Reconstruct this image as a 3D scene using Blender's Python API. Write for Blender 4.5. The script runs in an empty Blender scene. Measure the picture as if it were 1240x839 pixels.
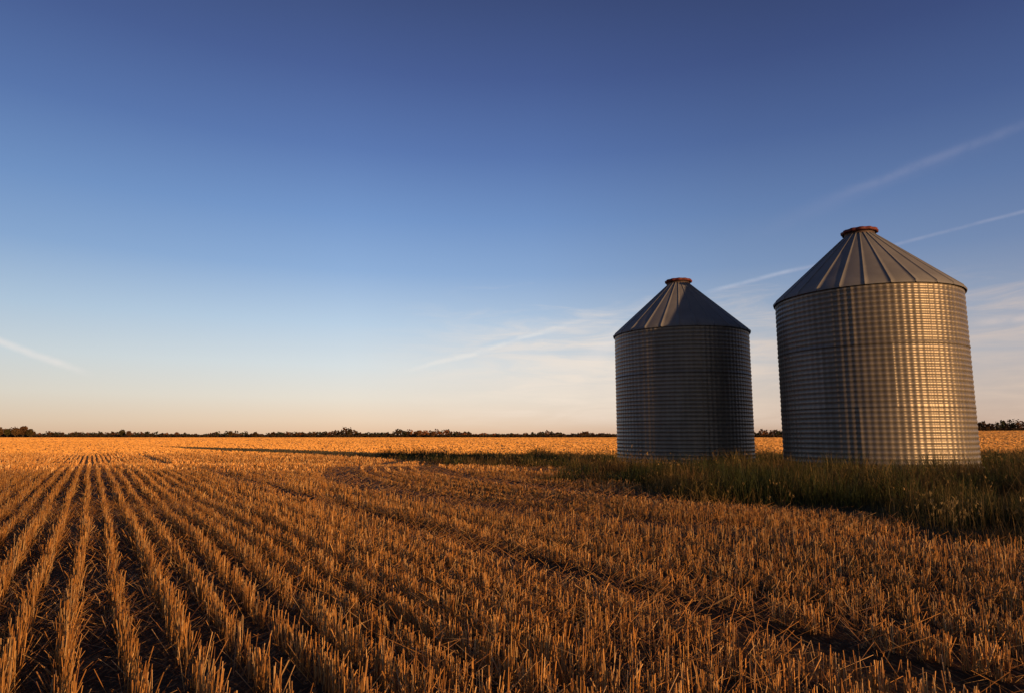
import bpy, math, numpy as np
from mathutils import Vector
rng=np.random.default_rng(7)
sc=bpy.context.scene
sc.view_settings.view_transform='Standard'
try: sc.view_settings.look='None'
except: pass
F=792.0; PITCH=math.radians(7.8)
SUN_AZ=math.radians(137.5); SUN_EL=math.radians(6.0)
R=2.75; H=5.53
BINR=(11.75,21.4); BINL=(6.90,26.5); LS=0.962

def lin(c):
    o=[]
    for v in c:
        v/=255.0
        o.append(v/12.92 if v<=0.04045 else ((v+0.055)/1.055)**2.4)
    return tuple(o)+(1.0,)
def sstep(a,b,x):
    t=np.clip((x-a)/(b-a),0,1); return t*t*(3-2*t)
def gz(x,y):
    x=np.asarray(x,float); y=np.asarray(y,float)
    g=-0.25*sstep(21,29,y)
    d=np.hypot(x,y)
    az=np.arctan2(x,np.maximum(y,1e-3))
    g=g+0.009*np.maximum(d-120,0)*sstep(math.radians(28),math.radians(35),az)*(y>0)*(d<4000)
    return g
def vn(x,y,s,seed=0):
    x=np.asarray(x)*s; y=np.asarray(y)*s
    xi=np.floor(x).astype(np.int64); yi=np.floor(y).astype(np.int64)
    fx=x-xi; fy=y-yi; fx=fx*fx*(3-2*fx); fy=fy*fy*(3-2*fy)
    def h(a,b):
        n=(a*374761393+b*668265263+seed*974711)&0x7fffffff
        n=((n^(n>>13))*1274126177)&0x7fffffff
        n=n^(n>>16)
        return (n&0xffff)/65535.0
    return (h(xi,yi)*(1-fx)+h(xi+1,yi)*fx)*(1-fy)+(h(xi,yi+1)*(1-fx)+h(xi+1,yi+1)*fx)*fy
YB=[-5,3,5.8,7.07,8.6,11,15.2,28,38,46,60]; XB=[14,9,5.2,4.7,3.9,3.0,1.3,-2.8,-8,-13,-13]  # grass edge; far left tongue added to broaden the bins' dark shadow band
def grassness(x,y):
    xb=np.interp(y,YB,XB)
    n=(vn(x,y,0.6,3)-0.5)*2.0+(vn(x,y,2.2,4)-0.5)*1.2+(vn(x,y,0.15,5)-.5)*2.0*np.clip(y/20,0,1)
    a=x-xb+n
    b=(44+ (vn(x,y,0.12,9)-.5)*6 - y)
    return np.minimum(a,b)

# ---------- materials ----------
def newmat(name):
    m=bpy.data.materials.new(name); m.use_nodes=True
    nt=m.node_tree; nt.nodes.clear()
    out=nt.nodes.new('ShaderNodeOutputMaterial')
    return m,nt,out
def plant_mat(name,transl=0.25,rough=0.6,spec=0.3):
    m,nt,out=newmat(name)
    at=nt.nodes.new('ShaderNodeAttribute'); at.attribute_name='tint'
    p=nt.nodes.new('ShaderNodeBsdfPrincipled'); p.inputs['Roughness'].default_value=rough
    p.inputs['Specular IOR Level'].default_value=spec
    tr=nt.nodes.new('ShaderNodeBsdfTranslucent')
    mx=nt.nodes.new('ShaderNodeMixShader'); mx.inputs[0].default_value=transl
    nt.links.new(at.outputs['Color'],p.inputs['Base Color']); nt.links.new(at.outputs['Color'],tr.inputs['Color'])
    nt.links.new(p.outputs[0],mx.inputs[1]); nt.links.new(tr.outputs[0],mx.inputs[2]); nt.links.new(mx.outputs[0],out.inputs[0])
    return m
def simple_mat(name,col,rough=0.5,metal=0.0,nscale=3,namt=0.3,stretch=(1,1,1)):
    m,nt,out=newmat(name)
    p=nt.nodes.new('ShaderNodeBsdfPrincipled'); nt.links.new(p.outputs[0],out.inputs[0])
    p.inputs['Metallic'].default_value=metal
    tc=nt.nodes.new('ShaderNodeTexCoord'); mp=nt.nodes.new('ShaderNodeMapping'); mp.inputs['Scale'].default_value=stretch
    n=nt.nodes.new('ShaderNodeTexNoise'); n.inputs['Scale'].default_value=nscale; n.inputs['Detail'].default_value=6
    nt.links.new(tc.outputs['Object'],mp.inputs[0]); nt.links.new(mp.outputs[0],n.inputs['Vector'])
    r=nt.nodes.new('ShaderNodeValToRGB')
    r.color_ramp.elements[0].position=0.3; r.color_ramp.elements[1].position=0.7
    r.color_ramp.elements[0].color=tuple(c*(1-namt) for c in col[:3])+(1,)
    r.color_ramp.elements[1].color=tuple(min(1,c*(1+namt*0.5)) for c in col[:3])+(1,)
    nt.links.new(n.outputs['Fac'],r.inputs[0]); nt.links.new(r.outputs[0],p.inputs['Base Color'])
    mr=nt.nodes.new('ShaderNodeMapRange'); mr.inputs['To Min'].default_value=rough-0.08; mr.inputs['To Max'].default_value=rough+0.1
    nt.links.new(n.outputs['Fac'],mr.inputs[0]); nt.links.new(mr.outputs[0],p.inputs['Roughness'])
    return m

def mesh_obj(name,co,faces_quads=None,faces_tris=None,mat=None,tint=None,smooth=False):
    me=bpy.data.meshes.new(name)
    nq=0 if faces_quads is None else len(faces_quads); ntr=0 if faces_tris is None else len(faces_tris)
    li=[]
    if nq: li.append(np.asarray(faces_quads).ravel())
    if ntr: li.append(np.asarray(faces_tris).ravel())
    li=np.concatenate(li).astype(np.int32)
    st=np.concatenate([np.arange(nq)*4, nq*4+np.arange(ntr)*3]).astype(np.int32)
    me.vertices.add(len(co)); me.vertices.foreach_set('co',np.asarray(co,np.float32).ravel())
    me.loops.add(len(li)); me.loops.foreach_set('vertex_index',li)
    me.polygons.add(nq+ntr); me.polygons.foreach_set('loop_start',st)
    me.update(calc_edges=True); me.validate()
    if tint is not None:
        a=me.attributes.new('tint','FLOAT_COLOR','POINT')
        t=np.ones((len(co),4),np.float32); t[:,:3]=tint
        a.data.foreach_set('color',t.ravel())
    if smooth: me.polygons.foreach_set('use_smooth',np.ones(nq+ntr,bool))
    if mat: me.materials.append(mat)
    ob=bpy.data.objects.new(name,me); sc.collection.objects.link(ob)
    return ob

# ---------- GROUND ----------
N=420
u=np.linspace(-1,1,N); b=math.asinh(7000/3.0); ax=3.0*np.sinh(b*u)
X,Y=np.meshgrid(ax,ax+0.0)
Z=gz(X,Y)
near=1-sstep(15,40,np.hypot(X,Y))
Z=Z+near*((vn(X,Y,1.1,1)-.5)*0.03+(vn(X,Y,4,2)-.5)*0.025)
co=np.stack([X,Y,Z],-1).reshape(-1,3)
idx=np.arange(N*N).reshape(N,N)
q=np.stack([idx[:-1,:-1],idx[:-1,1:],idx[1:,1:],idx[1:,:-1]],-1).reshape(-1,4)
g=sstep(-0.3,0.8,grassness(X,Y)).reshape(-1)
tint=np.zeros((N*N,3)); tint[:,0]=g
m,nt,out=newmat('field_soil')
p=nt.nodes.new('ShaderNodeBsdfPrincipled'); p.inputs['Roughness'].default_value=0.95; p.inputs['Specular IOR Level'].default_value=0.1
nt.links.new(p.outputs[0],out.inputs[0])
geo=nt.nodes.new('ShaderNodeNewGeometry')
def noise(scale,detail=5,vec=None,rough=0.6):
    n=nt.nodes.new('ShaderNodeTexNoise'); n.inputs['Scale'].default_value=scale; n.inputs['Detail'].default_value=detail; n.inputs['Roughness'].default_value=rough
    nt.links.new(vec if vec else geo.outputs['Position'],n.inputs['Vector']); return n.outputs['Fac']
def ramp(fac,els):
    r=nt.nodes.new('ShaderNodeValToRGB'); cr=r.color_ramp
    while len(cr.elements)<len(els): cr.elements.new(0.5)
    for e,(po,c) in zip(cr.elements,els): e.position=po; e.color=c
    nt.links.new(fac,r.inputs[0]); return r.outputs[0]
def mix(f,a,b_):
    mx=nt.nodes.new('ShaderNodeMix'); mx.data_type='RGBA'
    if isinstance(f,float): mx.inputs[0].default_value=f
    else: nt.links.new(f,mx.inputs[0])
    for s,v in ((6,a),(7,b_)):
        if isinstance(v,tuple): mx.inputs[s].default_value=v
        else: nt.links.new(v,mx.inputs[s])
    return mx.outputs[2]
soil=ramp(noise(9,8),[(0.3,(0.030,0.016,0.008,1)),(0.55,(0.062,0.034,0.015,1)),(0.75,(0.13,0.07,0.03,1))])
mp=nt.nodes.new('ShaderNodeMapping'); mp.vector_type='POINT'; mp.inputs['Rotation'].default_value=(0,0,math.radians(-32)); mp.inputs['Scale'].default_value=(1,0.25,1)
nt.links.new(geo.outputs['Position'],mp.inputs[0])
straw=ramp(noise(60,3,mp.outputs[0]),[(0.54,(0,0,0,1)),(0.64,(1,1,1,1))])
c1=mix(straw,soil,(0.24,0.13,0.048,1))
mp2=nt.nodes.new('ShaderNodeMapping'); mp2.inputs['Rotation'].default_value=(0,0,math.radians(-32)); mp2.inputs['Scale'].default_value=(1,0.02,1)
nt.links.new(geo.outputs['Position'],mp2.inputs[0])
farc=ramp(noise(0.4,4,mp2.outputs[0]),[(0.35,(0.48,0.25,0.06,1)),(0.65,(0.64,0.35,0.09,1))])
ln=nt.nodes.new('ShaderNodeVectorMath'); ln.operation='LENGTH'; nt.links.new(geo.outputs['Position'],ln.inputs[0])
mr=nt.nodes.new('ShaderNodeMapRange'); mr.inputs['From Min'].default_value=18; mr.inputs['From Max'].default_value=70
nt.links.new(ln.outputs['Value'],mr.inputs[0])
c2=mix(mr.outputs[0],c1,farc)
at=nt.nodes.new('ShaderNodeAttribute'); at.attribute_name='tint'
sp=nt.nodes.new('ShaderNodeSeparateColor'); nt.links.new(at.outputs['Color'],sp.inputs[0])
gc=ramp(noise(3,6),[(0.3,(0.02,0.018,0.008,1)),(0.7,(0.05,0.04,0.018,1))])
c3=mix(sp.outputs[0],c2,gc)
nt.links.new(c3,p.inputs['Base Color'])
bp=nt.nodes.new('ShaderNodeBump'); bp.inputs['Strength'].default_value=0.8; bp.inputs['Distance'].default_value=0.03
nt.links.new(noise(14,8),bp.inputs['Height']); nt.links.new(bp.outputs[0],p.inputs['Normal'])
ground=mesh_obj('ground',co,q,mat=m,tint=tint,smooth=True)
ground['kind']='structure'; ground['label']='flat harvested prairie field of dark soil and straw'; ground['category']='ground'

# ---------- STUBBLE ----------
RA=math.radians(-32.5); rd=np.array([math.sin(RA),math.cos(RA)]); pd=np.array([math.cos(RA),-math.sin(RA)])
SP=0.215
def hash1(a,seed=0):
    n=(a.astype(np.int64)*2654435761+seed*97531)&0x7fffffff
    n=((n^(n>>15))*2246822519)&0x7fffffff
    n=n^(n>>13)
    return (n&0xffff)/65535.0
def sample(y0,y1,dens,k=0.85,mrg=1.5):
    area=k*(y1*y1-y0*y0)+2*mrg*(y1-y0)
    n=int(area*dens)
    yy=np.sqrt(rng.random(n)*(y1*y1-y0*y0)+y0*y0)
    xx=(rng.random(n)*2-1)*(k*yy+mrg)
    return xx,yy
def bend(U):
    return np.where(U<10,0.045*(10-np.maximum(U,-2))**2,0.02*(np.minimum(U,34)-10)**2)
def rowsnap(x,y,jit,clump=0.07,cj=0.016):
    U=x*rd[0]+y*rd[1]; V=x*pd[0]+y*pd[1]
    head=(V-bend(U))>4.0
    SPa=np.where(head,0.40,SP)
    B=np.where(head,bend(U),0)
    Vr=V-B
    k=np.round(Vr/SPa)+np.where(head,1000,0); kk=k-np.where(head,1000,0)
    kc=np.round(U/clump+hash1(k,3)*1.0)
    U=(kc-hash1(k,3)+ (hash1(k*7919+kc,5)-.5)*0.8)*clump+rng.normal(0,cj,len(x))
    B=np.where(head,bend(U),0)
    wob=(vn(U,k,0.5,11)-.5)*np.where(head,0.03,0.06)+(vn(U,k,2.5,12)-.5)*np.where(head,0.0,0.025)
    Vs=kk*SPa
    jj=np.where(head,0.9,1.15)*jit
    V2=Vs+B+wob+rng.normal(0,1,len(x))*jj+(hash1(k*31+kc,6)-.5)*0.014
    track=head&(((Vs>3.9)&(Vs<5.0))|((Vs>7.0)&(Vs<7.8))|((Vs>10.2)&(Vs<11.0)))
    track|=(~head)&(Vs>2.75)&(Vs<3.1)
    thin=(hash1(k,77)<0.20)&(V2>1.2)&(~head)
    dens=0.65+0.35*hash1(k*7919+kc,8)
    pk=(vn(U,V2*2,0.9,21)-.15)*1.6
    keep=rng.random(len(x))<np.clip(dens*(0.5+pk),0.2,1)*np.where(track,0.05,1)*np.where(thin,0.5,1)
    keep&=hash1(k*7919+kc,9)>np.where(head,0.05,0.13)
    hm=np.where(track,0.40,1.0)*np.where(thin,0.75,1.0)*(0.86+0.28*hash1(k,78))*np.where(head,0.74,1.05)
    xn=U*rd[0]+V2*pd[0]; yn=U*rd[1]+V2*pd[1]
    return xn[keep],yn[keep],hm[keep]
def strawcol(n,x,y):
    base=np.array([[0.82,0.43,0.125],[0.64,0.30,0.07],[0.86,0.54,0.22],[0.42,0.18,0.045],[0.74,0.35,0.085]])
    c=base[rng.integers(0,len(base),n)]*rng.uniform(0.6,1.12,(n,1))
    V=x*pd[0]+y*pd[1]; U=x*rd[0]+y*rd[1]
    c=c*(0.74+0.46*vn(V*1.0,U*0.12,1.0,31))[:,None]
    return c
cos=[];quads=[];tris=[];tints=[];off=0
def prisms(x,y,h,w,lean,c,z0=0.0):
    global off
    n=len(x)
    la=rng.uniform(0,2*np.pi,n)
    lx=np.cos(la)*lean*h; ly=np.sin(la)*lean*h
    hz=h*np.sqrt(np.maximum(1-lean**2,0.0))
    ph=rng.uniform(0,2*np.pi,n)
    P=np.zeros((n,6,3)); zb=gz(x,y)-0.02+z0
    for i in range(3):
        dx=np.cos(ph+i*2.094)*w*0.5; dy=np.sin(ph+i*2.094)*w*0.5
        P[:,i]=np.stack([x+dx,y+dy,zb],-1)
        P[:,3+i]=np.stack([x+dx+lx,y+dy+ly,zb+hz+0.02],-1)
    o=off+np.arange(n)*6
    for i in range(3):
        j=(i+1)%3
        quads.append(np.stack([o+i,o+j,o+3+j,o+3+i],-1))
    tris.append(np.stack([o+3,o+4,o+5],-1))
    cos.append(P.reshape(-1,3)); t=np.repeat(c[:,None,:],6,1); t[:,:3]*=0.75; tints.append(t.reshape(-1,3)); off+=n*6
def cards(x,y,h,w,c,face=None,lean=0.15):
    global off
    n=len(x)
    ph=rng.uniform(0,np.pi,n) if face is None else face
    dx=np.cos(ph)*w*.5; dy=np.sin(ph)*w*.5
    lx=rng.normal(0,lean,n)*h; ly=rng.normal(0,lean,n)*h
    zb=gz(x,y)-0.02
    P=np.stack([np.stack([x-dx,y-dy,zb],-1),np.stack([x+dx,y+dy,zb],-1),
        np.stack([x+dx*.9+lx,y+dy*.9+ly,zb+h*rng.uniform(.75,1.1,n)],-1),np.stack([x-dx*.9+lx,y-dy*.9+ly,zb+h*rng.uniform(.75,1.1,n)],-1)],1)
    o=off+np.arange(n)*4
    quads.append(np.stack([o,o+1,o+2,o+3],-1)); cos.append(P.reshape(-1,3)); tints.append(np.repeat(c,4,0)); off+=n*4
def nograss(x,y,*a):
    gn=grassness(x,y); k=gn<rng.uniform(-0.9,0.35,len(x))
    return [x[k],y[k]]+[q_[k] for q_ in a]
def hts(x,y,n):
    return np.clip(rng.normal(0.122,0.022,n),0.04,0.2)*(0.8+0.4*vn(x,y,0.5,41))
for (y0,y1,dn,w,jit) in ((0.4,4.5,1150,0.0036,0.014),(4.5,9,840,0.0045,0.013),(9,18,400,0.0075,0.013)):
    x,y=sample(y0,y1,dn); x,y,tr=rowsnap(x,y,jit); x,y,tr=nograss(x,y,tr)
    n=len(x); lean=np.abs(rng.normal(0,0.13,n)); brk=rng.random(n)<0.10; lean[brk]=rng.uniform(0.4,0.9,brk.sum())
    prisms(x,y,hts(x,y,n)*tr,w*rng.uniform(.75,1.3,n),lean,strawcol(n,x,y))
x,y=sample(0.4,9,190); x,y,tr=rowsnap(x,y,0.035); x,y,tr=nograss(x,y,tr); n=len(x)
prisms(x,y,rng.uniform(.05,.16,n)*tr,rng.uniform(.003,.007,n),rng.uniform(.5,.97,n),strawcol(n,x,y)*0.9,z0=rng.uniform(0,.04,n)*tr)
x,y=sample(18,48,95); x,y,tr=rowsnap(x,y,0.016); x,y,tr=nograss(x,y,tr); n=len(x)
cards(x,y,hts(x,y,n)*tr*1.05,rng.uniform(.02,.032,n),strawcol(n,x,y))
n=170000; y=np.exp(rng.uniform(math.log(44),math.log(1500),n)); x=(rng.random(n)*2-1)*(0.95*y+5)
x,y=nograss(x,y); n=len(x)
c=strawcol(n,x,y); c=c*0.2+np.array([0.78,0.41,0.105])*0.8
c*= (0.85+0.3*vn(x,y*0.5,0.03,77))[:,None]
cards(x,y,rng.uniform(.11,.14,n),0.0024*y,c,lean=0.2)
stub_mat=plant_mat('straw_stubble',0.15,0.55,0.3)
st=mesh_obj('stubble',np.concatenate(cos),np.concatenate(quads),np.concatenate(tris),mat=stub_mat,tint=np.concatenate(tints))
st['kind']='stuff'; st['label']='golden cut wheat stubble standing in long rows'; st['category']='stubble'
cos=[];quads=[];tris=[];tints=[];off=0
x,y=sample(0.4,10,620); x,y=nograss(x,y); n=len(x)
V=x*pd[0]+y*pd[1]; U=x*rd[0]+y*rd[1]
strip=np.exp(-((V-1.6-0.3*np.sin(U*0.5))/0.55)**2)      # messy windrow of loose straw
k=rng.random(n)<np.clip((vn(x,y,0.8,51)*1.2-0.1)*np.where(V<3.5,0.8,0.4)+strip*0.75,0.10,1); x=x[k];y=y[k];n=len(x)
L=rng.uniform(.04,.24,n)
prisms(x,y,L,rng.uniform(.002,.0045,n),rng.uniform(.90,.9995,n),strawcol(n,x,y)*0.85,z0=rng.exponential(.025,n)+0.02)
x,y=sample(10,22,70); x,y=nograss(x,y); n=len(x)
prisms(x,y,rng.uniform(.1,.3,n),rng.uniform(.005,.009,n),rng.uniform(.93,.9995,n),strawcol(n,x,y)*0.85,z0=rng.exponential(.02,n)+0.02)
li=mesh_obj('loose_straw',np.concatenate(cos),np.concatenate(quads),np.concatenate(tris),mat=stub_mat,tint=np.concatenate(tints))
li['kind']='stuff'; li['label']='loose chopped straw lying between the stubble rows'; li['category']='straw'

# ---------- GRASS ----------
cos=[];quads=[];tris=[];tints=[];off=0
def blades(x,y,h,w,c,ctip,bend_=0.35):
    global off
    n=len(x); ph=rng.uniform(0,2*np.pi,n); fx=np.cos(ph);fy=np.sin(ph)
    bd=np.abs(rng.normal(0,bend_,n))+0.05; ba=rng.uniform(0,2*np.pi,n)
    zb=gz(x,y)-0.02; P=np.zeros((n,7,3))
    for i,(t,ww) in enumerate(((0,1),(0.4,.85),(0.75,.55))):
        cx=x+np.cos(ba)*bd*h*t*t; cy=y+np.sin(ba)*bd*h*t*t; cz=zb+h*t*(1-0.25*bd*t)
        P[:,2*i]=np.stack([cx-fx*w*ww*.5,cy-fy*w*ww*.5,cz],-1); P[:,2*i+1]=np.stack([cx+fx*w*ww*.5,cy+fy*w*ww*.5,cz],-1)
    P[:,6]=np.stack([x+np.cos(ba)*bd*h,y+np.sin(ba)*bd*h,zb+h*(1-0.25*bd)],-1)
    o=off+np.arange(n)*7
    quads.append(np.stack([o,o+1,o+3,o+2],-1)); quads.append(np.stack([o+2,o+3,o+5,o+4],-1)); tris.append(np.stack([o+4,o+5,o+6],-1))
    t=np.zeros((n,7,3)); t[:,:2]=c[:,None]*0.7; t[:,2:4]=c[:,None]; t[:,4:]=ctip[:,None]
    cos.append(P.reshape(-1,3)); tints.append(t.reshape(-1,3)); off+=n*7
def heads(x,y,z,s,c):
    global off
    n=len(x)
    for r_ in range(4):
        a=rng.normal(size=(n,3))*0.5; a[:,2]=np.abs(a[:,2])+0.9
        a/=np.linalg.norm(a,axis=1)[:,None]
        b_=np.cross(a,rng.normal(size=(n,3))); b_/=np.linalg.norm(b_,axis=1)[:,None]
        c0=np.stack([x,y,z],-1)+rng.normal(0,1,(n,3))*s[:,None]*0.4
        sv=s[:,None]
        P=np.stack([c0-a*sv,c0+b_*sv*.25,c0+a*sv,c0-b_*sv*.25],1)
        o=off+np.arange(n)*4
        quads.append(np.stack([o,o+1,o+2,o+3],-1)); cos.append(P.reshape(-1,3)); tints.append(np.repeat(c,4,0)); off+=n*4
def gsample(y0,y1,dens,k=0.95,mrg=2.5):
    A=(k*y1+mrg+15)*(y1-y0); n=int(A*dens)
    y=rng.uniform(y0,y1,n); x=rng.uniform(-15,k*y1+mrg,n)
    gn=grassness(x,y)
    kk=(gn>rng.uniform(-0.9,0.6,n))&(x<k*y+mrg)
    for (bx,by) in (BINR,BINL): kk&=np.hypot(x-bx,y-by)>R+0.05
    return x[kk],y[kk],gn[kk]
for (y0,y1,dn,w) in ((3,9,900,0.006),(9,16,560,0.008),(16,27,260,0.011),(27,48,110,0.018)):
    x,y,gn=gsample(y0,y1,dn); n=len(x)
    tuft=sstep(0.45,0.8,vn(x,y,1.7,62))*0.9+sstep(0.5,0.85,vn(x,y,0.55,67))*0.9
    keep=rng.random(n)<0.4+0.6*tuft; x=x[keep];y=y[keep];gn=gn[keep];tuft=tuft[keep];n=len(x)
    hh=(0.07+0.09*sstep(0,2.5,gn)+0.26*tuft*sstep(-0.3,1.5,gn))*rng.uniform(.45,1.4,n)
    green=np.array([0.034,0.044,0.012]); brown=np.array([0.065,0.040,0.016]); tan=np.array([0.26,0.16,0.055])
    b3=sstep(0.55,0.72,vn(x,y,1.1,88))[:,None]
    gb=green*(1-b3)+brown*b3
    f=np.clip(vn(x,y,1.3,63)*1.1-0.58+rng.normal(0,.18,n)+0.5*(1-sstep(0,1.2,gn)),0,1)[:,None]
    c=gb*(1-f)+tan*f; c=c*rng.uniform(.5,1.3,(n,1))
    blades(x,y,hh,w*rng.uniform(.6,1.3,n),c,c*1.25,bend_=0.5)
    x,y,gn=gsample(y0,y1,dn*0.08); k=(gn>0.0)&(vn(x,y,0.8,71)>0.48); x=x[k];y=y[k];gn=gn[k]; n=len(x)
    hh=(0.18+0.50*vn(x,y,0.9,65)**1.7)*rng.uniform(.5,1.45,n)*(0.55+0.45*sstep(0,1.5,gn))
    c=np.array([0.19,0.125,0.045])*rng.uniform(.35,1.5,(n,1))
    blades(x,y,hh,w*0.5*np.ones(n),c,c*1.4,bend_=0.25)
    k=rng.random(n)<0.4
    heads(x[k],y[k],gz(x[k],y[k])+hh[k]*.92,w*2.4*rng.uniform(.7,1.3,k.sum()),c[k]*1.3)
for i in range(7):
    for _ in range(300):
        y0=rng.uniform(7.2,11); x0=rng.uniform(4.5,0.80*y0)
        g0=float(grassness(x0,y0))
        if 0.3<g0<2.2 and x0>0.6*y0: break
    m_=rng.integers(8,16); px_=x0+rng.normal(0,.10,m_); py_=y0+rng.normal(0,.10,m_); hh=rng.uniform(.12,.32,m_)
    c=np.array([0.16,0.12,0.05])*rng.uniform(.7,1.2,(m_,1))
    blades(px_,py_,hh,np.full(m_,.006),c,c,bend_=0.02)
    heads(px_,py_,gz(px_,py_)+hh-0.02,rng.uniform(.015,.03,m_),np.array([0.40,0.29,0.12])*rng.uniform(.5,1.0,(m_,1)))
gr_mat=plant_mat('wild_grass',0.25,0.6,0.15)
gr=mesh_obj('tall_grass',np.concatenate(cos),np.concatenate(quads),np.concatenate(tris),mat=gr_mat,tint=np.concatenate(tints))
gr['kind']='stuff'; gr['label']='rough uncut green and tan grass around the bins'; gr['category']='grass'

# ---------- GRAIN BINS ----------
def empty(name,loc):
    e=bpy.data.objects.new(name,None); e.location=loc; sc.collection.objects.link(e); return e
def wall_material():
    m,nt,out=newmat('galvanized_corrugated_steel')
    p=nt.nodes.new('ShaderNodeBsdfPrincipled'); nt.links.new(p.outputs[0],out.inputs[0])
    p.inputs['Metallic'].default_value=0.45
    tc=nt.nodes.new('ShaderNodeTexCoord')
    at=nt.nodes.new('ShaderNodeAttribute'); at.attribute_name='tint'
    n=nt.nodes.new('ShaderNodeTexNoise'); n.inputs['Scale'].default_value=2.2; n.inputs['Detail'].default_value=8
    mp=nt.nodes.new('ShaderNodeMapping'); mp.inputs['Scale'].default_value=(1.5,1.5,0.4)
    nt.links.new(tc.outputs['Object'],mp.inputs[0]); nt.links.new(mp.outputs[0],n.inputs['Vector'])
    mr=nt.nodes.new('ShaderNodeMapRange'); mr.inputs['From Min'].default_value=.3; mr.inputs['From Max'].default_value=.7; mr.inputs['To Min'].default_value=.82; mr.inputs['To Max'].default_value=1.08
    nt.links.new(n.outputs['Fac'],mr.inputs[0])
    vm=nt.nodes.new('ShaderNodeVectorMath'); vm.operation='SCALE'
    nt.links.new(at.outputs['Color'],vm.inputs[0]); nt.links.new(mr.outputs[0],vm.inputs['Scale'])
    nt.links.new(vm.outputs[0],p.inputs['Base Color'])
    mr2=nt.nodes.new('ShaderNodeMapRange'); mr2.inputs['To Min'].default_value=.36; mr2.inputs['To Max'].default_value=.50
    nt.links.new(n.outputs['Fac'],mr2.inputs[0]); nt.links.new(mr2.outputs[0],p.inputs['Roughness'])
    p.inputs['Specular IOR Level'].default_value=0.35
    return m
mat_wall=wall_material()
mat_roof=simple_mat('galvanized_roof_sheet',(0.145,0.15,0.165),0.7,0.0,1.5,0.15)
mat_lid=simple_mat('red_painted_steel',(0.12,0.020,0.017),0.7,0.0,8,0.5)
mat_collar=simple_mat('weathered_collar_steel',(0.08,0.05,0.045),0.6,0.2,8,0.3)
mat_conc=simple_mat('concrete_pad',(0.3,0.28,0.26),0.9,0,6,0.3)
def build_wall():
    nrib=92; nth=nrib*6; nzs=361
    th=np.arange(nth)/nth*2*np.pi; z=np.linspace(0.08,H,nzs)
    T,Zz=np.meshgrid(th,z)
    per=(H-0.08)/36
    r=R+0.008*np.cos(2*np.pi*(Zz-0.08)/per)
    rib=0.5+0.5*np.cos(nrib*T)
    r=r+0.013*rib
    for s in (H/3,2*H/3,H-0.03):
        r=r+0.016*np.exp(-((Zz-s)/0.02)**2)
    for k in range(9):
        a=(T-(k/9*2*np.pi+0.35*np.floor(Zz/(H/3)))+np.pi)%(2*np.pi)-np.pi
        r=r+0.008*(np.abs(a)<0.012)
    co=np.stack([r*np.cos(T),r*np.sin(T),Zz],-1).reshape(-1,3)
    i=np.arange(nth*nzs).reshape(nzs,nth); j=np.roll(i,-1,1)
    q=np.stack([i[:-1],j[:-1],j[1:],i[1:]],-1).reshape(-1,4)
    ring=np.clip(np.floor(Zz/(H/3)),0,2); sh=np.floor(((T-0.35*ring)%(2*np.pi))/(2*np.pi/9))
    v=0.24*(0.93+0.14*hash1((ring*17+sh).astype(np.int64).ravel(),4))
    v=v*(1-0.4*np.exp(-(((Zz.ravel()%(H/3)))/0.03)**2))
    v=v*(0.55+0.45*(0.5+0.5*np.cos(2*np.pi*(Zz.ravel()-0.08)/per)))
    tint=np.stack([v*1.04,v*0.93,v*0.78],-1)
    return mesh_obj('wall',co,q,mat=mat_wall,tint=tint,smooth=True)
def build_roof():
    npn=26; levels=8; Ro=R+0.07; rc=0.44; z0=H-0.02; z1=H+2.16
    rows=[]; fr=(0.2,0.4,0.6,0.8)
    for L in range(-1,levels):
        t=max(L,0)/(levels-1); rr=Ro+(rc-Ro)*t; zz=z0+(z1-z0)*t-(0.07 if L<0 else 0)
        row=[]
        for k in range(npn):
            a0=k/npn*2*np.pi; da=2*np.pi/npn; e=0.014/rr; e2=0.017/rr
            for a,hh in [(a0-e2,0),(a0-e,0.020),(a0+e,0.020),(a0+e2,0)]+[(a0+da*f_,0.0) for f_ in fr]:
                row.append(((rr+hh*0.6)*math.cos(a),(rr+hh*0.6)*math.sin(a),zz+hh*0.75))
        rows.append(row)
    co=np.array(rows); nl,na,_=co.shape
    i=np.arange(nl*na).reshape(nl,na); j=np.roll(i,-1,1)
    q=np.stack([i[:-1],j[:-1],j[1:],i[1:]],-1).reshape(-1,4)
    return mesh_obj('roof',co.reshape(-1,3),q,mat=mat_roof)
def lathe(name,prof,n,mat,mod=None):
    co=[];q=[]
    for (r,z) in prof:
        for k in range(n):
            a=2*math.pi*k/n; rr=r+(mod(k,r,z) if mod else 0)
            co.append((rr*math.cos(a),rr*math.sin(a),z))
    for l in range(len(prof)-1):
        for k in range(n):
            q.append((l*n+k,l*n+(k+1)%n,(l+1)*n+(k+1)%n,(l+1)*n+k))
    return mesh_obj(name,np.array(co),np.array(q),mat=mat)
def build_bin(loc,rot,label,s=1.0):
    e=empty('grain_bin',loc); e.rotation_euler=(0,0,rot); e.scale=(s,s,s)
    e['label']=label; e['category']='grain bin'; e['group']='steel grain bins in the field'
    w=build_wall(); w.parent=e
    r=build_roof(); r.parent=e
    c=lathe('collar',[(0.46,H+2.08),(0.46,H+2.25),(0.50,H+2.27)],36,mat_collar); c.parent=r
    l=lathe('lid',[(0.505,H+2.23),(0.53,H+2.23),(0.54,H+2.31),(0.50,H+2.34),(0.2,H+2.38),(0.001,H+2.39)],48,mat_lid,
        mod=lambda k,r_,z_:(0.035 if (k%4<2 and r_>0.49) else 0)); l.parent=r
    f=lathe('foundation',[(R+0.12,-0.15),(R+0.12,0.09),(R-0.1,0.09)],64,mat_conc); f.parent=e
    return e
build_bin((BINR[0],BINR[1],float(gz(*BINR))),0.6,'round corrugated steel grain bin with sunlit side in grass')
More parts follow.
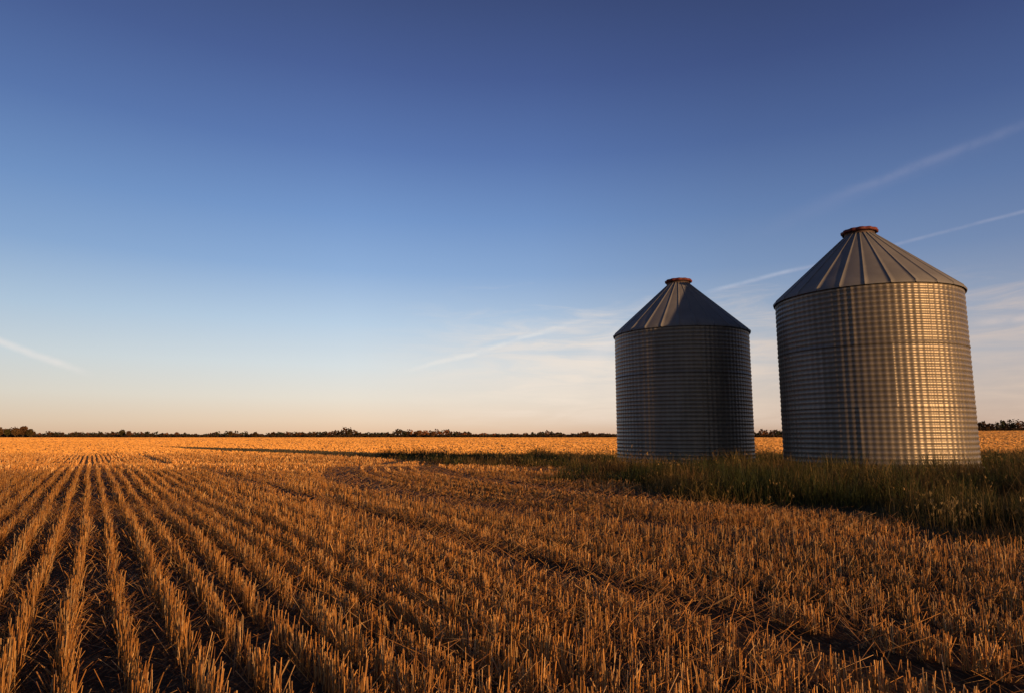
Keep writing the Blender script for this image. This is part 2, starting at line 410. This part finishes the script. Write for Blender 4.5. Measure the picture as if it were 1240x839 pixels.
build_bin((BINL[0],BINL[1],-0.19),1.3,'round corrugated steel grain bin standing in shadow in grass',LS)

# ---------- DISTANT TREES ----------
leafm=plant_mat('autumn_foliage',0.15,0.8,0.1)
trunkm=simple_mat('tree_bark',(0.09,0.07,0.05),0.9,0,4,0.3)
def crown_faces(cx,cy,cz,rx,rz,nf,col,size):
    v=rng.normal(size=(nf,3)); v/=np.linalg.norm(v,axis=1)[:,None]
    rad=rng.uniform(0.35,1.0,nf)**0.6
    lump=0.75+0.4*vn(v[:,0]*2+cx,v[:,2]*2+cy,1.3,5)
    c=v*(rad*lump)[:,None]*np.array([rx,rx,rz])+np.array([cx,cy,cz])
    a=rng.normal(size=(nf,3)); a/=np.linalg.norm(a,axis=1)[:,None]
    b_=np.cross(a,rng.normal(size=(nf,3))); b_/=np.linalg.norm(b_,axis=1)[:,None]
    s=size*rng.uniform(.6,1.3,(nf,1))
    P=np.stack([c-a*s-b_*s*.6,c+a*s-b_*s*.6,c+a*s*.7+b_*s,c-a*s*.7+b_*s],1)
    t=np.repeat((np.array(col)*rng.uniform(.5,1.4,(nf,1)))[:,None],4,1)
    return P.reshape(-1,3),t.reshape(-1,3)
def prof(px):
    pts=[(-60,9),(42,9),(50,5),(330,5),(340,7.5),(480,7.5),(490,7),(740,5),(900,8.5),(1300,9.5)]
    return np.interp(px,[a for a,_ in pts],[b for _,b in pts])
PP=[];TT=[]
px=-120
while px<1340:
    h=prof(px)*rng.uniform(.5,1.0)*1.55*(0.7+0.8*float(vn(px,0,0.045,15)))
    if 50<px<330 and rng.random()<0.35: h*=0.5
    D=rng.uniform(960,1080); x=(px-620)/F*D; gzz=float(gz(x,D))
    w=rng.uniform(2.5,6.0)
    pal=[(0.045,0.036,0.018),(0.12,0.055,0.024),(0.035,0.038,0.018),(0.065,0.036,0.016)]
    col=pal[rng.integers(0,4)]
    if 490<px<600 and rng.random()<0.6: col=(0.22,0.09,0.035)
    P,t=crown_faces(x,D,gzz+h*0.5,w,h*0.5,50,col,1.1)
    P[:,2]=np.maximum(P[:,2],gzz-0.3)
    PP.append(P);TT.append(t)
    px+=rng.uniform(1.0,2.8)
n=22000; pxs=rng.uniform(-140,1360,n); D=rng.uniform(930,1000,n); x=(pxs-620)/F*D
cz=gz(x,D)+rng.uniform(0,1,n)*3.6
a=rng.uniform(0,np.pi,n); s=rng.uniform(.6,1.6,n)
dx=np.cos(a)*s; dy=np.sin(a)*s
P=np.stack([np.stack([x-dx,D-dy,cz-s*.6],-1),np.stack([x+dx,D+dy,cz-s*.6],-1),np.stack([x+dx*.6,D+dy*.6,cz+s*.5],-1),np.stack([x-dx*.6,D-dy*.6,cz+s*.5],-1)],1)
PP.append(P.reshape(-1,3)); TT.append(np.repeat(np.array([0.035,0.024,0.014])*rng.uniform(.5,1.6,(n,1)),4,0))
P=np.concatenate(PP);T=np.concatenate(TT)
tl=mesh_obj('distant_woodland',P,np.arange(len(P)).reshape(-1,4),mat=leafm,tint=T)
tl['kind']='stuff'; tl['label']='dark line of autumn woodland along the far horizon'; tl['category']='woodland'
def build_tree(px,D,h,col):
    x=(px-620)/F*D; e=empty('tree',(x,D,float(gz(x,D))))
    P,t=crown_faces(0,0,h*0.6,h*0.36,h*0.42,420,col,h*0.055)
    c=mesh_obj('crown',P,np.arange(len(P)).reshape(-1,4),mat=leafm,tint=t); c.parent=e
    co=[];q=[];nn=7
    segs=[((0,0,-0.2),.045*h*.5),((0.1,0,h*.25),.035*h*.5),((0,0.1,h*.5),.02*h*.5),((0.1,0,h*.85),.006*h)]
    for (cx,cy,cz),r_ in segs:
        for k in range(nn): co.append((cx+r_*math.cos(k*2*math.pi/nn),cy+r_*math.sin(k*2*math.pi/nn),cz))
    for l in range(3):
        for k in range(nn): q.append((l*nn+k,l*nn+(k+1)%nn,(l+1)*nn+(k+1)%nn,(l+1)*nn+k))
    for b_ in range(5):
        a=b_*2.4; z0=h*(.3+.08*b_); d=np.array([math.cos(a),math.sin(a),.8])*h*.22
        p0=np.array([0,0,z0]); p1=p0+d; o=len(co); r_=h*.009
        for pp,rr in ((p0,r_),(p1,r_*.4)):
            for k in range(4): co.append((pp[0]+rr*math.cos(k*1.57),pp[1]+rr*math.sin(k*1.57),pp[2]))
        for k in range(4): q.append((o+k,o+(k+1)%4,o+4+(k+1)%4,o+4+k))
    tr=mesh_obj('trunk',np.array(co),np.array(q),mat=trunkm); tr.parent=e
    e['label']='small autumn tree on the field edge at the horizon'; e['category']='tree'; e['group']='trees along the horizon'
for px,h,col in ((4,14,(0.10,0.06,0.025)),(14,12,(0.06,0.055,0.02)),(24,13,(0.12,0.07,0.03)),(33,16,(0.11,0.06,0.03)),(41,12,(0.07,0.05,0.02)),(152,11,(0.06,0.05,0.02)),(160,9,(0.10,0.05,0.02)),(282,9,(0.10,0.06,0.02)),(312,8,(0.08,0.05,0.02)),(508,10,(0.14,0.07,0.03)),(525,9,(0.12,0.06,0.03))):
    build_tree(px,rng.uniform(900,925),h,col)

# ---------- WORLD ----------
w=bpy.data.worlds.new('World'); sc.world=w; w.use_nodes=True
nt=w.node_tree; nt.nodes.clear()
out=nt.nodes.new('ShaderNodeOutputWorld')
tc=nt.nodes.new('ShaderNodeTexCoord'); G=tc.outputs['Generated']
sep=nt.nodes.new('ShaderNodeSeparateXYZ'); nt.links.new(G,sep.inputs[0])
def M(op,a,b_=None,c=None,clamp=False):
    n=nt.nodes.new('ShaderNodeMath'); n.operation=op; n.use_clamp=clamp
    for i,v in enumerate((a,b_,c)):
        if v is None: continue
        if isinstance(v,(int,float)): n.inputs[i].default_value=v
        else: nt.links.new(v,n.inputs[i])
    return n.outputs[0]
def SS(v,a,b_,lo=0.0,hi=1.0):
    n=nt.nodes.new('ShaderNodeMapRange'); n.interpolation_type='SMOOTHSTEP'
    n.inputs['From Min'].default_value=a; n.inputs['From Max'].default_value=b_; n.inputs['To Min'].default_value=lo; n.inputs['To Max'].default_value=hi
    nt.links.new(v,n.inputs[0]); return n.outputs[0]
sx,sy,sz=sep.outputs
els=[(0,(230,192,160)),(1.2,(234,208,184)),(3.2,(229,220,210)),(6,(212,219,225)),(9.5,(182,203,226)),(14,(138,170,214)),(18.5,(111,146,200)),(24,(84,114,174)),(30,(65,87,146)),(36,(52,68,119)),(50,(34,46,90)),(90,(22,30,64))]
skyc=ramp(M('MAXIMUM',sz,0.0),[(math.sin(math.radians(e)),lin(c)) for e,c in els])
azf=ramp(M('MULTIPLY_ADD',sx,0.5,0.5),[(0.0,(.7,.7,.75,1)),(0.2,(.84,.86,.88,1)),(0.38,(1,1,1,1)),(0.52,(.93,.92,.93,1)),(0.66,(.74,.71,.73,1)),(0.82,(.60,.56,.61,1)),(1,(.45,.45,.55,1))])
vm=nt.nodes.new('ShaderNodeVectorMath'); vm.operation='MULTIPLY'; nt.links.new(skyc,vm.inputs[0]); nt.links.new(azf,vm.inputs[1])
vm2=nt.nodes.new('ShaderNodeVectorMath'); vm2.operation='SCALE'; nt.links.new(vm.outputs[0],vm2.inputs[0]); nt.links.new(SS(sy,-0.3,0.3,0.5,1.0),vm2.inputs['Scale'])
col=vm2.outputs[0]
def wnoise(scale,stretch,detail=6,rot=(0,0,0),dist=0.0):
    mp=nt.nodes.new('ShaderNodeMapping'); mp.inputs['Scale'].default_value=stretch; mp.inputs['Rotation'].default_value=rot
    nt.links.new(G,mp.inputs[0]); n=nt.nodes.new('ShaderNodeTexNoise'); n.inputs['Scale'].default_value=scale; n.inputs['Detail'].default_value=detail; n.inputs['Distortion'].default_value=dist
    n.inputs['Roughness'].default_value=0.6
    nt.links.new(mp.outputs[0],n.inputs['Vector']); return n.outputs['Fac']
cn=wnoise(2.2,(1,1,9),8,rot=(0,math.radians(8),0),dist=0.4)
cn2=wnoise(8,(1,1,6),7,rot=(0,math.radians(10),0),dist=0.6)
edge=M('ADD',sz,M('MULTIPLY',M('SUBTRACT',cn2,0.5),-0.18))
cf=SS(cn,0.26,0.60,0.45,1.0)
cf=M('MULTIPLY',cf,SS(sz,0.0,0.03)); cf=M('MULTIPLY',cf,SS(edge,0.09,0.21,1,0)); cf=M('MULTIPLY',cf,SS(sx,-0.28,0.10)); cf=M('MULTIPLY',cf,0.80)
cf=M('MULTIPLY',cf,SS(cn2,0.32,0.68,0.5,1.0))
cloudc=mix(SS(sx,0.15,0.5),lin((243,226,212)),lin((222,198,182)))
col=mix(cf,col,cloudc)
def pdir(px,py):
    r_=(px-620)/F; u_=(419.5-py)/F
    v=Vector((r_,math.cos(PITCH)-u_*math.sin(PITCH),math.sin(PITCH)+u_*math.cos(PITCH))); return v.normalized()
def dotn(v):
    n=nt.nodes.new('ShaderNodeVectorMath'); n.operation='DOT_PRODUCT'; nt.links.new(G,n.inputs[0]); n.inputs[1].default_value=tuple(v); return n.outputs['Value']
tn=wnoise(30,(1,1,1),4); tn2=wnoise(9,(1,1,2),5)
def trail(p1,p2,wd,stg,fade,colr,rag=0.004):
    global col
    a=pdir(*p1); b_=pdir(*p2); n=a.cross(b_).normalized(); T=(b_-a).normalized()
    d=M('ADD',dotn(n),M('MULTIPLY',M('SUBTRACT',tn2,0.5),rag))
    f=SS(M('ABSOLUTE',d),0,wd,1,0)
    s=dotn(T); s0=a.dot(T); s1=b_.dot(T)
    f=M('MULTIPLY',f,SS(s,s0,s0+fade)); f=M('MULTIPLY',f,SS(s,s1-fade,s1,1,0)); f=M('MULTIPLY',f,SS(sy,0,.1))
    f=M('MULTIPLY',f,SS(tn,0.25,0.6,0.35,1)); f=M('MULTIPLY',f,stg)
    col=mix(f,col,colr)
trail((850,308),(1330,115),0.018,0.13,0.3,lin((160,160,190)),0.016)
trail((985,250),(1330,115),0.009,0.13,0.1,lin((165,165,190)),0.010)
trail((850,357),(1330,233),0.0036,0.26,0.03,lin((180,180,200)),0.004)
trail((845,356),(985,321),0.0042,0.32,0.04,lin((200,205,220)),0.004)
trail((470,456),(720,385),0.006,0.45,0.10,lin((243,234,226)),0.020)
trail((-60,390),(122,458),0.007,0.5,0.05,lin((235,225,222)),0.008)
trail((700,440),(770,398),0.02,0.3,0.04,lin((240,228,222)),0.03)
trail((1160,392),(1330,378),0.008,0.5,0.04,lin((215,198,192)),0.01)
bg=nt.nodes.new('ShaderNodeBackground'); nt.links.new(col,bg.inputs[0]); bg.inputs[1].default_value=0.93
sky=nt.nodes.new('ShaderNodeTexSky'); sky.sky_type='NISHITA'; sky.sun_disc=False; sky.sun_elevation=SUN_EL; sky.sun_rotation=SUN_AZ
bg2=nt.nodes.new('ShaderNodeBackground'); nt.links.new(sky.outputs[0],bg2.inputs[0]); bg2.inputs[1].default_value=0.02
ad=nt.nodes.new('ShaderNodeAddShader'); nt.links.new(bg.outputs[0],ad.inputs[0]); nt.links.new(bg2.outputs[0],ad.inputs[1]); nt.links.new(ad.outputs[0],out.inputs[0])

# ---------- SUN ----------
ld=bpy.data.lights.new('sun','SUN'); ld.energy=5.0; ld.angle=math.radians(0.6); ld.color=(1.0,0.55,0.23)
lo=bpy.data.objects.new('sun',ld); sc.collection.objects.link(lo)
S=Vector((math.sin(SUN_AZ)*math.cos(SUN_EL),math.cos(SUN_AZ)*math.cos(SUN_EL),math.sin(SUN_EL)))
lo.rotation_euler=S.to_track_quat('Z','Y').to_euler(); lo.location=S*50

# ---------- CAMERA ----------
cd=bpy.data.cameras.new('camera'); cam=bpy.data.objects.new('camera',cd); sc.collection.objects.link(cam); sc.camera=cam
cd.sensor_width=36; cd.lens=F/1240*36; cd.clip_start=0.05; cd.clip_end=20000
cam.location=(0,0,1.0); cam.rotation_euler=(math.pi/2+PITCH,0,0)
